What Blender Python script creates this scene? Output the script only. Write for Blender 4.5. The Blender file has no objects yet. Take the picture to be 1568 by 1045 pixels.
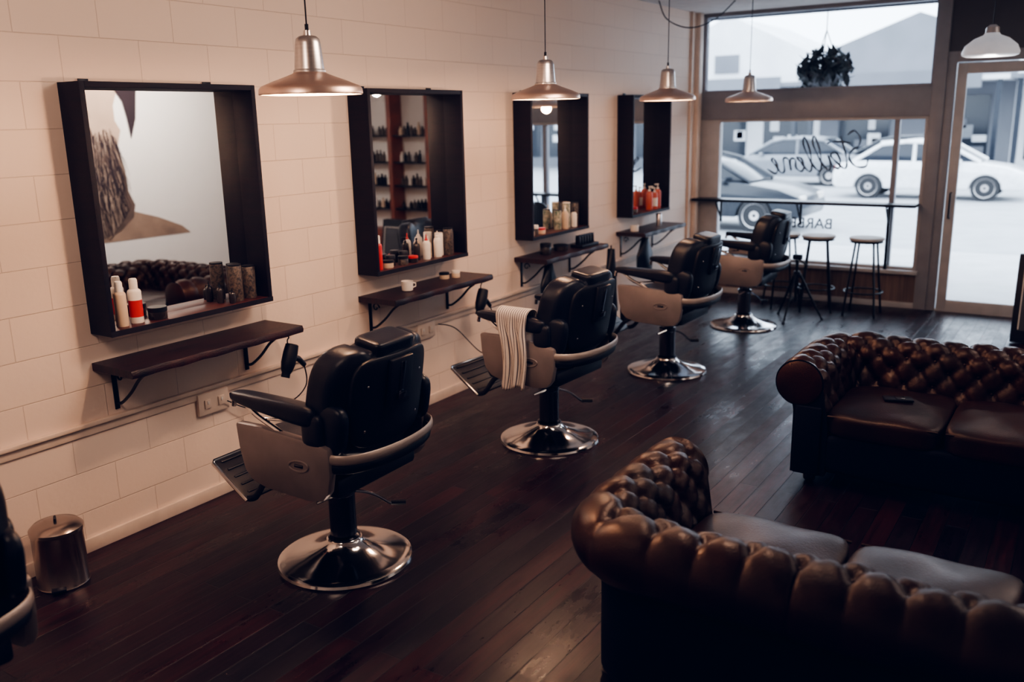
import bpy, bmesh, math, random
from mathutils import Vector, Matrix
random.seed(7)
rad = math.radians
scene = bpy.context.scene
COL = scene.collection

# ------------------------------------------------------------------ materials
def new_mat(name):
    m = bpy.data.materials.new(name); m.use_nodes = True
    nt = m.node_tree; b = nt.nodes['Principled BSDF']
    return m, nt, b

def mat(name, col, rough=0.5, metal=0.0, col2=None, nscale=8.0, bump=0.0, bscale=40.0,
        spec=0.5, coat=0.0, stretch=None, emit=None, estr=0.0, rough2=None, coatr=0.2, stint=None):
    m, nt, b = new_mat(name)
    N, L = nt.nodes, nt.links
    b.inputs['Base Color'].default_value = (*col, 1)
    b.inputs['Roughness'].default_value = rough
    b.inputs['Metallic'].default_value = metal
    b.inputs['Specular IOR Level'].default_value = spec
    b.inputs['Coat Weight'].default_value = coat
    b.inputs['Coat Roughness'].default_value = coatr
    if stint: b.inputs['Specular Tint'].default_value = (*stint, 1)
    if emit:
        b.inputs['Emission Color'].default_value = (*emit, 1)
        b.inputs['Emission Strength'].default_value = estr
    tc = N.new('ShaderNodeTexCoord'); mp = N.new('ShaderNodeMapping')
    L.new(tc.outputs['Object'], mp.inputs['Vector'])
    if stretch: mp.inputs['Scale'].default_value = stretch
    nz = N.new('ShaderNodeTexNoise'); nz.inputs['Scale'].default_value = nscale
    nz.inputs['Detail'].default_value = 4
    L.new(mp.outputs[0], nz.inputs['Vector'])
    c2 = col2 if col2 else tuple(c * 0.88 for c in col)
    mx = N.new('ShaderNodeMix'); mx.data_type = 'RGBA'
    mx.inputs[6].default_value = (*col, 1); mx.inputs[7].default_value = (*c2, 1)
    cr = N.new('ShaderNodeMapRange'); cr.inputs[1].default_value = .35; cr.inputs[2].default_value = .65
    L.new(nz.outputs[0], cr.inputs[0]); L.new(cr.outputs[0], mx.inputs[0])
    L.new(mx.outputs[2], b.inputs['Base Color'])
    if rough2 is not None:
        mr = N.new('ShaderNodeMapRange'); mr.inputs[1].default_value = .35; mr.inputs[2].default_value = .65
        mr.inputs[3].default_value = rough; mr.inputs[4].default_value = rough2
        L.new(nz.outputs[0], mr.inputs[0]); L.new(mr.outputs[0], b.inputs['Roughness'])
    if bump:
        n2 = N.new('ShaderNodeTexNoise'); n2.inputs['Scale'].default_value = bscale
        L.new(mp.outputs[0], n2.inputs['Vector'])
        bp = N.new('ShaderNodeBump'); bp.inputs['Strength'].default_value = bump
        bp.inputs['Distance'].default_value = .01
        L.new(n2.outputs[0], bp.inputs['Height']); L.new(bp.outputs[0], b.inputs['Normal'])
    return m

def brick_mat(name, a1, a2, bw, rh, mortar, c1, c2, cm, rough, bumpd, kind):
    m, nt, b = new_mat(name); N, L = nt.nodes, nt.links
    tc = N.new('ShaderNodeTexCoord'); sp = N.new('ShaderNodeSeparateXYZ'); cb = N.new('ShaderNodeCombineXYZ')
    L.new(tc.outputs['Object'], sp.inputs[0]); L.new(sp.outputs[a1], cb.inputs[0]); L.new(sp.outputs[a2], cb.inputs[1])
    br = N.new('ShaderNodeTexBrick'); br.inputs['Scale'].default_value = 1
    br.inputs['Brick Width'].default_value = bw; br.inputs['Row Height'].default_value = rh
    br.inputs['Mortar Size'].default_value = mortar; br.inputs['Mortar Smooth'].default_value = .6
    br.inputs['Color1'].default_value = (*c1, 1); br.inputs['Color2'].default_value = (*c2, 1)
    br.inputs['Mortar'].default_value = (*cm, 1); br.offset = .5 if kind == 'block' else .37
    L.new(cb.outputs[0], br.inputs['Vector'])
    bp = N.new('ShaderNodeBump'); bp.inputs['Strength'].default_value = .6; bp.inputs['Distance'].default_value = bumpd
    inv = N.new('ShaderNodeMath'); inv.operation = 'SUBTRACT'; inv.inputs[0].default_value = 1
    L.new(br.outputs['Fac'], inv.inputs[1])
    nz = N.new('ShaderNodeTexNoise'); nz.inputs['Detail'].default_value = 6
    if kind == 'block':
        nz.inputs['Scale'].default_value = 35; L.new(tc.outputs['Object'], nz.inputs['Vector'])
        ad = N.new('ShaderNodeMath'); ad.operation = 'MULTIPLY_ADD'; ad.inputs[1].default_value = .35
        L.new(nz.outputs[0], ad.inputs[0]); L.new(inv.outputs[0], ad.inputs[2])
        L.new(ad.outputs[0], bp.inputs['Height'])
        L.new(br.outputs['Color'], b.inputs['Base Color'])
        b.inputs['Roughness'].default_value = rough
    else:
        b.inputs['Specular IOR Level'].default_value = .25
        mp = N.new('ShaderNodeMapping'); mp.inputs['Scale'].default_value = (28, 1.6, 1)
        L.new(tc.outputs['Object'], mp.inputs[0]); L.new(mp.outputs[0], nz.inputs['Vector'])
        nz.inputs['Scale'].default_value = 1.6
        st = N.new('ShaderNodeMath'); st.operation = 'SNAP'; st.inputs[1].default_value = rh
        L.new(sp.outputs[a2], st.inputs[0])
        ly = N.new('ShaderNodeMath'); ly.operation = 'MULTIPLY'; ly.inputs[1].default_value = .55; L.new(sp.outputs[a1], ly.inputs[0])
        mlx = N.new('ShaderNodeMath'); mlx.operation = 'MULTIPLY'; mlx.inputs[1].default_value = 31.7; L.new(st.outputs[0], mlx.inputs[0])
        c3 = N.new('ShaderNodeCombineXYZ'); L.new(mlx.outputs[0], c3.inputs[0]); L.new(ly.outputs[0], c3.inputs[1])
        big = N.new('ShaderNodeTexNoise'); big.inputs['Scale'].default_value = 1.4; big.inputs['Detail'].default_value = 3
        L.new(c3.outputs[0], big.inputs['Vector'])
        # scuffs: fine noise, worn patches
        sc = N.new('ShaderNodeTexNoise'); sc.inputs['Scale'].default_value = 9; sc.inputs['Detail'].default_value = 8; sc.inputs['Roughness'].default_value = .7
        mps = N.new('ShaderNodeMapping'); mps.inputs['Scale'].default_value = (1.6, .6, 1)
        L.new(tc.outputs['Object'], mps.inputs[0]); L.new(mps.outputs[0], sc.inputs['Vector'])
        mx = N.new('ShaderNodeMix'); mx.data_type = 'RGBA'; mx.blend_type = 'MULTIPLY'; mx.inputs[0].default_value = .85
        rp = N.new('ShaderNodeMapRange'); rp.inputs[1].default_value = .3; rp.inputs[2].default_value = .7
        rp.inputs[3].default_value = .25; rp.inputs[4].default_value = 1.8
        L.new(nz.outputs[0], rp.inputs[0])
        L.new(br.outputs['Color'], mx.inputs[6]); L.new(rp.outputs[0], mx.inputs[7])
        L.new(mx.outputs[2], b.inputs['Base Color'])
        rr = N.new('ShaderNodeMapRange'); rr.inputs[1].default_value = .35; rr.inputs[2].default_value = .65
        rr.inputs[3].default_value = .25; rr.inputs[4].default_value = .42
        L.new(big.outputs[0], rr.inputs[0])
        pa = N.new('ShaderNodeMath'); pa.operation = 'MULTIPLY_ADD'; pa.inputs[1].default_value = .45
        pb = N.new('ShaderNodeMath'); pb.operation = 'SUBTRACT'; pb.inputs[1].default_value = .20
        L.new(sc.outputs[0], pa.inputs[0]); L.new(rr.outputs[0], pa.inputs[2]); L.new(pa.outputs[0], pb.inputs[0]); L.new(pb.outputs[0], b.inputs['Roughness'])
        ad = N.new('ShaderNodeMath'); ad.operation = 'MULTIPLY_ADD'; ad.inputs[1].default_value = .6
        L.new(nz.outputs[0], ad.inputs[0]); L.new(inv.outputs[0], ad.inputs[2])
        L.new(ad.outputs[0], bp.inputs['Height'])
    L.new(bp.outputs[0], b.inputs['Normal'])
    return m

def glass_mat():
    m = bpy.data.materials.new('window_glass'); m.use_nodes = True
    nt = m.node_tree; nt.nodes.clear(); N, L = nt.nodes, nt.links
    o = N.new('ShaderNodeOutputMaterial'); t = N.new('ShaderNodeBsdfTransparent')
    t.inputs[0].default_value = (.93, .95, .97, 1)
    g = N.new('ShaderNodeBsdfGlossy'); g.inputs['Roughness'].default_value = .02
    lw = N.new('ShaderNodeLayerWeight'); lw.inputs[0].default_value = .15
    mx = N.new('ShaderNodeMixShader')
    L.new(lw.outputs['Fresnel'], mx.inputs[0]); L.new(t.outputs[0], mx.inputs[1]); L.new(g.outputs[0], mx.inputs[2])
    L.new(mx.outputs[0], o.inputs[0]); return m

def stripe_mat(name, ca, cb_, axis, freq, duty):
    m, nt, b = new_mat(name); N, L = nt.nodes, nt.links
    tc = N.new('ShaderNodeTexCoord'); sp = N.new('ShaderNodeSeparateXYZ')
    L.new(tc.outputs['UV'], sp.inputs[0])
    a = N.new('ShaderNodeMath'); a.operation = 'MULTIPLY'; a.inputs[1].default_value = freq
    f = N.new('ShaderNodeMath'); f.operation = 'FRACT'; g = N.new('ShaderNodeMath'); g.operation = 'GREATER_THAN'; g.inputs[1].default_value = duty
    L.new(sp.outputs[axis], a.inputs[0]); L.new(a.outputs[0], f.inputs[0]); L.new(f.outputs[0], g.inputs[0])
    mx = N.new('ShaderNodeMix'); mx.data_type = 'RGBA'; mx.inputs[6].default_value = (*ca, 1); mx.inputs[7].default_value = (*cb_, 1)
    L.new(g.outputs[0], mx.inputs[0]); L.new(mx.outputs[2], b.inputs['Base Color']); b.inputs['Roughness'].default_value = .95
    return m

M_block = brick_mat('painted_block', 1, 2, .4, .2, .0028, (.79, .65, .56), (.77, .632, .543), (.65, .525, .445), .62, .004, 'block')
M_floor = brick_mat('floor_planks', 1, 0, 2.3, .105, .003, (.022, .0036, .0052), (.0032, .0022, .0052), (.0012, .0012, .0025), .35, .003, 'plank')
M_white = mat('white_plaster', (.82, .79, .76), .85, col2=(.81, .78, .75))
M_ceil = mat('ceiling_paint', (.7, .68, .67), .9)
M_trimw = mat('painted_trim', (.72, .59, .50), .5)
M_grey = mat('grey_frame_paint', (.26, .26, .29), .45)
M_greyl = mat('light_frame_paint', (.46, .45, .46), .45)
M_dkpanel = mat('dark_panel', (.05, .05, .06), .5)
M_panelwood = mat('sill_wood', (.20, .13, .10), .5, col2=(.11, .07, .055), stretch=(20, 1, 1), nscale=2)
M_glass = glass_mat()
M_mirror = mat('mirror_silver', (.93, .93, .93), .01, 1.0, col2=(.92, .92, .92))
M_frame = mat('mirror_frame_wood', (.005, .005, .010), .55, col2=(.010, .006, .011), stretch=(2, 2, 20), nscale=3, bump=.2, spec=.2)
M_ledge = mat('ledge_wood', (.09, .022, .014), .38, col2=(.025, .009, .009), stretch=(14, 1, 1), nscale=4, spec=.35)
M_shelf = mat('shelf_wood', (.030, .009, .010), .42, col2=(.006, .004, .008), stretch=(16, 1.5, 1), nscale=4, bump=.3, spec=.3)
M_iron = mat('black_iron', (.010, .010, .014), .4, .6)
M_black = mat('black_vinyl', (.0030, .0040, .010), .36, col2=(.0045, .006, .014), bump=.08, bscale=90, spec=.33)
M_blackp = mat('black_plastic', (.004, .0045, .010), .45, spec=.3)
M_chrome = mat('chrome', (.75, .74, .74), .12, 1.0, col2=(.68, .67, .68))
M_darkchrome = mat('dark_steel', (.10, .10, .12), .2, 1.0)
M_cream = mat('cast_metal_panel', (.27, .225, .22), .42, .4, col2=(.22, .185, .18))
M_band = mat('cream_band', (.40, .34, .31), .42, .4)
M_leather = mat('chesterfield_leather', (.028, .0068, .0040), .33, col2=(.008, .0030, .0042), nscale=4, bump=.12, bscale=120, rough2=.46, spec=.48, stint=(1, .70, .53))
M_leathershade = mat('leather_shaded', (.0030, .0038, .010), .65, col2=(.003, .0034, .009), bump=.1, bscale=120, spec=.12)  # same leather; shade on outer and lower faces painted in as dark navy
M_copper = mat('brushed_copper', (.90, .67, .55), .36, 1.0, col2=(.80, .62, .54), nscale=3, stretch=(1, 1, 14))
M_alu = mat('brushed_aluminium', (.70, .67, .67), .32, 1.0, stretch=(1, 1, 20))
M_shadein = mat('shade_inner', (.8, .72, .62), .6)
M_bulb = mat('bulb', (1, .9, .75), .4, emit=(1, .78, .55), estr=6)
M_opal = mat('opal_shade', (.75, .75, .78), .4, emit=(.85, .9, 1), estr=.25)
M_steel = mat('stainless', (.46, .39, .36), .25, 1.0)
M_red = mat('red_plastic', (.55, .03, .025), .35)
M_orange = mat('orange_plastic', (.50, .09, .04), .35)
M_wht = mat('white_plastic', (.78, .74, .70), .4)
M_beige = mat('beige_plastic', (.62, .48, .36), .4)
M_green = mat('green_label', (.05, .10, .07), .4, col2=(.45, .40, .32), nscale=30)
M_dlab = mat('dark_label', (.010, .010, .015), .35, col2=(.12, .09, .07), nscale=80)
M_dkbottle = mat('dark_bottle', (.02, .015, .016), .25)
M_redwood = mat('red_wood', (.27, .07, .035), .4, col2=(.18, .05, .025), stretch=(1, 1, 1), nscale=6)
M_towel = stripe_mat('striped_towel_cloth', (.72, .66, .62), (.10, .09, .11), 0, 14, .68)
M_towel2 = stripe_mat('grey_towel_cloth', (.11, .10, .12), (.05, .05, .07), 0, 10, .6)
M_seatw = mat('stool_seat', (.45, .43, .42), .5)
M_road = mat('asphalt', (.42, .425, .44), .85, nscale=2)
M_path = mat('footpath_concrete', (.58, .58, .59), .85, nscale=2)
M_bld = mat('render_wall', (.78, .78, .80), .8, nscale=1)
M_bld2 = mat('render_wall_dark', (.18, .185, .205), .8, nscale=1)
M_bwin = mat('building_glazing', (.025, .03, .04), .15)
M_carw = mat('car_paint_white', (.90, .90, .91), .25, coat=.6)
M_cars = mat('car_paint_silver', (.22, .23, .25), .3, .2, coat=.6)
M_card = mat('car_paint_dark', (.018, .022, .03), .3, coat=.4)
M_tyre = mat('tyre', (.03, .03, .032), .8)
M_leaf = mat('leaves', (.016, .022, .020), .7, col2=(.008, .010, .012), nscale=20)
M_letter = mat('lettering_black', (.03, .03, .04), .6)
M_skin = mat('mural_skin', (.50, .36, .27), .8, nscale=3)
M_hair = mat('mural_hair', (.085, .055, .042), .9, col2=(.14, .09, .07), nscale=5)
M_hairm = mat('mural_hair_light', (.34, .25, .19), .9)
M_hairdk = mat('mural_hair_dark', (.028, .015, .018), .9)
M_shirt = mat('mural_shirt', (.34, .23, .16), .8, col2=(.22, .145, .105), nscale=3)

# ------------------------------------------------------------------ builder
class B:
    def __init__(s):
        s.v = []; s.f = []; s.m = []; s.mats = []
    def add(s, vs, fs, m, M=None):
        if m not in s.mats: s.mats.append(m)
        k = s.mats.index(m); o = len(s.v)
        for p in vs:
            p = Vector(p)
            s.v.append(tuple(M @ p if M is not None else p))
        for f in fs:
            s.f.append(tuple(i + o for i in f)); s.m.append(k)
    def bm(s, b, m, M=None):
        b.verts.ensure_lookup_table(); b.verts.index_update()
        s.add([v.co.copy() for v in b.verts], [[v.index for v in f.verts] for f in b.faces], m, M); b.free()
    def box(s, c, sz, m, bev=0.0, M=None, R=None, seg=2):
        b = bmesh.new(); bmesh.ops.create_cube(b, size=1)
        for v in b.verts: v.co = Vector((v.co.x * sz[0], v.co.y * sz[1], v.co.z * sz[2]))
        if bev > 0: bmesh.ops.bevel(b, geom=list(b.edges), offset=bev, segments=seg, profile=.5, affect='EDGES')
        T = Matrix.Translation(c)
        if R is not None: T = T @ R
        s.bm(b, m, (M @ T) if M is not None else T)
    def bx(s, x0, x1, y0, y1, z0, z1, m, bev=0.0):
        s.box(((x0 + x1) / 2, (y0 + y1) / 2, (z0 + z1) / 2), (x1 - x0, y1 - y0, z1 - z0), m, bev)
    def pad(s, c, sz, m, k=5.0, n=9, fn=None, R=None, M=None):
        b = bmesh.new(); bmesh.ops.create_cube(b, size=2)
        bmesh.ops.subdivide_edges(b, edges=list(b.edges), cuts=n, use_grid_fill=True)
        for v in b.verts:
            p = v.co; q = (abs(p.x) ** k + abs(p.y) ** k + abs(p.z) ** k) ** (1 / k)
            p = p / q; p = Vector((p.x * sz[0] / 2, p.y * sz[1] / 2, p.z * sz[2] / 2))
            if fn: p = fn(p)
            v.co = p
        T = Matrix.Translation(c)
        if R is not None: T = T @ R
        s.bm(b, m, (M @ T) if M is not None else T)
    def lathe(s, prof, m, c=(0, 0, 0), seg=32, R=None, M=None, cap=True):
        vs = []; fs = []
        for r, z in prof:
            for i in range(seg):
                a = 2 * math.pi * i / seg; vs.append((r * math.cos(a), r * math.sin(a), z))
        for j in range(len(prof) - 1):
            for i in range(seg):
                i2 = (i + 1) % seg
                fs.append((j * seg + i, j * seg + i2, (j + 1) * seg + i2, (j + 1) * seg + i))
        if cap:
            fs.append(tuple(reversed(range(seg)))); o = (len(prof) - 1) * seg; fs.append(tuple(o + i for i in range(seg)))
        T = Matrix.Translation(c)
        if R is not None: T = T @ R
        s.add(vs, fs, m, (M @ T) if M is not None else T)
    def tube(s, pts, r, m, seg=8, M=None, flat=None, closed=False):
        pts = [Vector(p) for p in pts]; n = len(pts)
        rr = r if isinstance(r, (list, tuple)) else [r] * n
        vs = []; fs = []; nrm = None
        for i in range(n):
            if closed: d = pts[(i + 1) % n] - pts[i - 1]
            else: d = (pts[min(i + 1, n - 1)] - pts[max(i - 1, 0)])
            d.normalize()
            if nrm is None:
                nrm = Vector((0, 0, 1)) if abs(d.z) < .9 else Vector((1, 0, 0))
            nrm = (nrm - d * nrm.dot(d)); nrm.normalize(); bn = d.cross(nrm)
            for k in range(seg):
                a = 2 * math.pi * k / seg
                fx = flat if flat else 1
                vs.append(pts[i] + nrm * (rr[i] * math.cos(a)) + bn * (rr[i] * math.sin(a) * fx))
        for i in range(n if closed else n - 1):
            j = (i + 1) % n
            for k in range(seg):
                k2 = (k + 1) % seg
                fs.append((i * seg + k, i * seg + k2, j * seg + k2, j * seg + k))
        if not closed:
            fs.append(tuple(reversed(range(seg)))); fs.append(tuple((n - 1) * seg + k for k in range(seg)))
        s.add(vs, fs, m, M)
    def prism(s, poly, h, m, M=None, bev=0.0):
        b = bmesh.new(); vs = [b.verts.new((p[0], p[1], 0)) for p in poly]
        f = b.faces.new(vs); r = bmesh.ops.extrude_face_region(b, geom=[f])
        for g in r['geom']:
            if isinstance(g, bmesh.types.BMVert): g.co.z += h
        bmesh.ops.recalc_face_normals(b, faces=list(b.faces))
        if bev > 0: bmesh.ops.bevel(b, geom=[e for e in b.edges], offset=bev, segments=2, profile=.5, affect='EDGES')
        s.bm(b, m, M)
    def finish(s, name, loc=(0, 0, 0), rz=0.0, parent=None, ang=38):
        me = bpy.data.meshes.new(name); me.from_pydata(s.v, [], s.f)
        for m in s.mats: me.materials.append(m)
        me.polygons.foreach_set('material_index', s.m)
        b = bmesh.new(); b.from_mesh(me); bmesh.ops.recalc_face_normals(b, faces=list(b.faces)); b.to_mesh(me); b.free()
        me.polygons.foreach_set('use_smooth', [True] * len(me.polygons))
        me.set_sharp_from_angle(angle=rad(ang)); me.update()
        o = bpy.data.objects.new(name, me); o.location = loc; o.rotation_euler = (0, 0, rz)
        COL.objects.link(o)
        if parent: o.parent = parent
        return o

def copy_obj(o, loc, rz=None):
    n = bpy.data.objects.new(o.name.split('.')[0], o.data); n.location = loc
    n.rotation_euler = o.rotation_euler.copy()
    if rz is not None: n.rotation_euler = (0, 0, rz)
    COL.objects.link(n); return n

def smooth_curve(pts, n=8):
    P = [Vector(p) for p in pts]; out = []
    for i in range(len(P) - 1):
        p0 = P[max(i - 1, 0)]; p1 = P[i]; p2 = P[i + 1]; p3 = P[min(i + 2, len(P) - 1)]
        for k in range(n):
            t = k / n
            out.append(.5 * ((2 * p1) + (-p0 + p2) * t + (2 * p0 - 5 * p1 + 4 * p2 - p3) * t * t + (-p0 + 3 * p1 - 3 * p2 + p3) * t ** 3))
    out.append(P[-1]); return out

# ------------------------------------------------------------------ room shell
W, FY, BY, H = 6.0, 9.95, -2.2, 3.08
def simple(name, boxes, bev=0.0):
    b = B()
    for x0, x1, y0, y1, z0, z1, m in boxes: b.bx(x0, x1, y0, y1, z0, z1, m, bev)
    return b.finish(name)
simple('floor', [(-.2, W + .2, BY - .2, FY + .1, -.12, 0, M_floor)])
simple('ceiling', [(-.2, W + .2, BY - .2, FY + .1, H, H + .12, M_ceil)])
simple('wall_left', [(-.2, 0, BY - .2, FY + .1, 0, H, M_block)])
simple('wall_right', [(W, W + .2, BY - .2, FY + .1, 0, H, M_white)])
simple('wall_back', [(0, W, BY - .2, BY, 0, H, M_white)])
simple('wall_front', [
    (3.62, W, FY, FY + .1, 0, H, M_white),
    (0, 2.40, FY, FY + .1, 0, .36, M_panelwood),
    (2.52, 3.62, FY, FY + .1, 2.55, H, M_dkpanel)])
simple('trim_1', [(0, .012, BY, FY - .02, .575, .635, M_trimw), (0, .03, BY, FY - .02, .62, .64, M_trimw)], .003)
simple('baseboard_left', [(0, .018, BY, FY, 0, .07, M_trimw)], .003)
simple('trim_2', [(0, 2.40, FY - .03, FY, .0, .06, M_greyl), (0, 2.42, FY - .08, FY + .1, .36, .40, M_greyl)], .004)

def win(name, x0, x1, z0, z1, fr, mfr, mull=()):
    b = B()
    y0, y1 = FY - .005, FY + .09
    b.bx(x0, x0 + fr[0], y0, y1, z0, z1, mfr, .004); b.bx(x1 - fr[1], x1, y0, y1, z0, z1, mfr, .004)
    b.bx(x0 + fr[0], x1 - fr[1], y0, y1, z0, z0 + fr[2], mfr, .004); b.bx(x0 + fr[0], x1 - fr[1], y0, y1, z1 - fr[3], z1, mfr, .004)
    for mx in mull: b.bx(mx - .025, mx + .025, y0 + .01, y1, z0 + fr[2], z1 - fr[3], M_grey, .004)
    b.bx(x0 + fr[0], x1 - fr[1], FY + .045, FY + .05, z0 + fr[2], z1 - fr[3], M_glass)
    return b.finish(name)
win('window_1', .0, 2.42, 2.235, H, (.05, .04, .03, .04), M_grey, ())
win('window_2', .0, 2.40, .40, 1.95, (.24, .04, .03, .03), M_greyl, (2.10,))
simple('trim_3', [(0, 2.42, FY - .03, FY + .1, 1.95, 2.235, M_grey)], .006)
simple('trim_4', [(2.40, 2.52, FY - .04, FY + .1, 0, H, M_grey)], .006)
# door
b = B(); y0, y1 = FY - .02, FY + .08
b.bx(2.52, 2.60, y0, y1, 0, 2.55, M_grey, .004); b.bx(3.54, 3.62, y0, y1, 0, 2.55, M_grey, .004); b.bx(2.60, 3.54, y0, y1, 2.45, 2.55, M_grey, .004)
b.bx(2.61, 2.70, FY, FY + .05, .02, 2.44, M_greyl, .004); b.bx(3.45, 3.53, FY, FY + .05, .02, 2.44, M_greyl, .004)
b.bx(2.70, 3.45, FY, FY + .05, .02, .12, M_greyl, .004); b.bx(2.70, 3.45, FY, FY + .05, 2.34, 2.44, M_greyl, .004)
b.bx(2.70, 3.45, FY + .022, FY + .028, .12, 2.34, M_glass)
b.tube([(2.655, FY - .0, .95), (2.655, FY - .05, .95), (2.655, FY - .05, 1.2), (2.655, FY, 1.2)], .01, M_iron)
b.bx(2.60, 3.54, FY - .01, FY + .09, 0, .02, M_greyl)
b.finish('door_1')
simple('trim_5', [(0, .03, 9.60, 9.635, .64, H, M_trimw), (0, .05, 9.76, 9.86, .64, H, M_trimw)], .006)

# bar counter along the window
b = B(); b.bx(.02, 2.38, FY - .26, FY - .035, 1.06, 1.09, M_iron, .006)
for x in (.3, 1.2, 2.1):
    b.tube([(x, FY - .22, 1.06), (x, FY - .045, .86)], .01, M_iron); b.bx(x - .012, x + .012, FY - .05, FY - .03, .82, 1.06, M_iron)
b.bx(2.085, 2.115, FY - .06, FY - .03, .40, 1.06, M_iron)
b.finish('window_bar_counter')

def lettering(txt, x, z, size, shear, name, off=0.0, rot=0.0):
    cu = bpy.data.curves.new(name, 'FONT'); cu.body = txt; cu.size = size; cu.shear = shear; cu.extrude = .001
    cu.align_x = 'CENTER'; cu.offset = off
    o = bpy.data.objects.new(name, cu); COL.objects.link(o)
    o.matrix_world = Matrix.Translation((x, FY + .056, z)) @ Matrix.Rotation(math.pi, 4, 'Z') @ Matrix.Rotation(math.pi / 2, 4, 'X') @ Matrix.Rotation(rot, 4, 'Z')
    dg = bpy.context.evaluated_depsgraph_get(); me = bpy.data.meshes.new_from_object(o.evaluated_get(dg))
    n = bpy.data.objects.new(name, me); n.matrix_world = o.matrix_world.copy(); bpy.data.objects.remove(o)
    me.materials.clear(); me.materials.append(M_letter); COL.objects.link(n); return n
def script_word(x0, z0, s):
    b = B()
    strokes = [
        [(.35, .95), (.15, 1.05), (.02, .85), (.10, .62), (.32, .5), (.42, .28), (.28, .05), (.02, .02), (-.08, .2)],
        [(.55, .95), (.50, .5), (.52, .12), (.62, .02), (.78, .2), (.92, .42), (.78, .50), (.68, .28), (.76, .04), (.92, .14), (1.0, .44), (.98, .12), (1.08, .02), (1.24, .3), (1.36, .8), (1.28, 1.02), (1.20, .6), (1.26, .08), (1.38, .04), (1.52, .3), (1.64, .8), (1.56, 1.02), (1.48, .6), (1.54, .08), (1.66, .05), (1.80, .3)],
        [(1.80, .30), (1.90, .46), (1.78, .42), (1.74, .2), (1.84, .04), (1.98, .16), (1.96, .4), (2.1, .42), (2.14, .1), (2.16, .42), (2.3, .46), (2.34, .1), (2.46, .06), (2.56, .26), (2.66, .44), (2.60, .5), (2.52, .26), (2.62, .04), (2.85, .2)],
        [(.30, .72), (.7, .8), (.95, .78)]]
    for st in strokes:
        pts = smooth_curve([(x0 - (p[0] + p[1] * .25) * s, FY + .060, z0 + (p[1] - .10 * p[0]) * s) for p in st], 6)
        n = len(pts); b.tube(pts, [.005 + .007 * abs(math.sin(i * .35)) for i in range(n)], M_letter, 6)
    return b.finish('window_lettering')
script_word(1.82, 1.44, .36)
lettering('BARBER', 1.24, .78, .16, 0, 'window_lettering', .001)

# ------------------------------------------------------------------ mirrors and shelves
def mirror(y0, y1):
    b = B(); z0, z1, d, t = 1.055, 2.2, .165, .026
    b.bx(0, d, y0, y0 + t, z0, z1, M_frame, .002); b.bx(0, d, y1 - t, y1, z0, z1, M_frame, .002)
    b.bx(0, d, y0 + t, y1 - t, z1 - t, z1, M_frame, .002); b.bx(0, d, y0 + t, y1 - t, z0, z0 + t, M_ledge, .002)
    b.bx(d, d + .004, y0, y1, z0, z0 + t, M_frame)
    b.bx(0, .012, y0 + t, y1 - t, z0 + t, z1 - t, M_frame)
    b.bx(.012, .016, y0 + t, y1 - t, z0 + t, z1 - t, M_mirror)
    for yy in (y0 + .12, y1 - .18): b.box((.01, yy, z1 + .008), (.006, .05, .02), M_iron, .001)
    return b.finish('framed_mirror')
MY = [(2.365, 3.345), (4.21, 5.18), (6.06, 7.0), (7.87, 8.76)]
for a, c in MY: mirror(a, c)

def shelf(y0, y1):
    b = B(); n = 16
    vs = []; fs = []
    for i in range(n + 1):
        y = y0 + (y1 - y0) * i / n; xf = .31 + .008 * math.sin(i * 1.9) + random.uniform(-.003, .003)
        vs += [(0.0, y, .878), (xf, y, .878), (xf + .004, y, .897), (xf - .004, y, .915), (0.0, y, .915)]
    for i in range(n):
        for k in range(5):
            k2 = (k + 1) % 5; fs.append((i * 5 + k, i * 5 + k2, (i + 1) * 5 + k2, (i + 1) * 5 + k))
    fs.append((0, 1, 2, 3, 4)); fs.append(tuple(n * 5 + k for k in (4, 3, 2, 1, 0)))
    b.add(vs, fs, M_shelf)
    for yy in (y0 + .10, y1 - .16):
        b.bx(.0, .008, yy - .012, yy + .012, .66, .878, M_iron, .001)
        b.bx(.0, .27, yy - .012, yy + .012, .868, .878, M_iron, .001)
        b.tube(smooth_curve([(.006, yy, .69), (.05, yy, .70), (.13, yy, .76), (.20, yy, .83), (.25, yy, .866)], 6), .008, M_iron)
        pts = [(.055 + .03 * math.cos(t * .5) * (1 - t / 18), yy, .83 + .03 * math.sin(t * .5) * (1 - t / 18)) for t in range(14)]
        b.tube(pts, .005, M_iron, 6)
    return b.finish('vanity_shelf')
SY = [(2.35, 3.42), (4.20, 5.29), (6.04, 7.10), (7.86, 8.86)]
for a, c in SY: shelf(a, c)

for y, z in ((3.0, .545), (4.85, .56), (6.75, .56)):
    b = B(); b.box((.012, y, z), (.024, .20, .12), M_trimw, .006)
    for k in (-.045, .045):
        b.box((.027, y + k, z), (.012, .04, .05), M_trimw, .004)
        b.box((.034, y + k, z + .008), (.004, .012, .018), M_wht, .001)
    b.finish('power_outlet')

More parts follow.
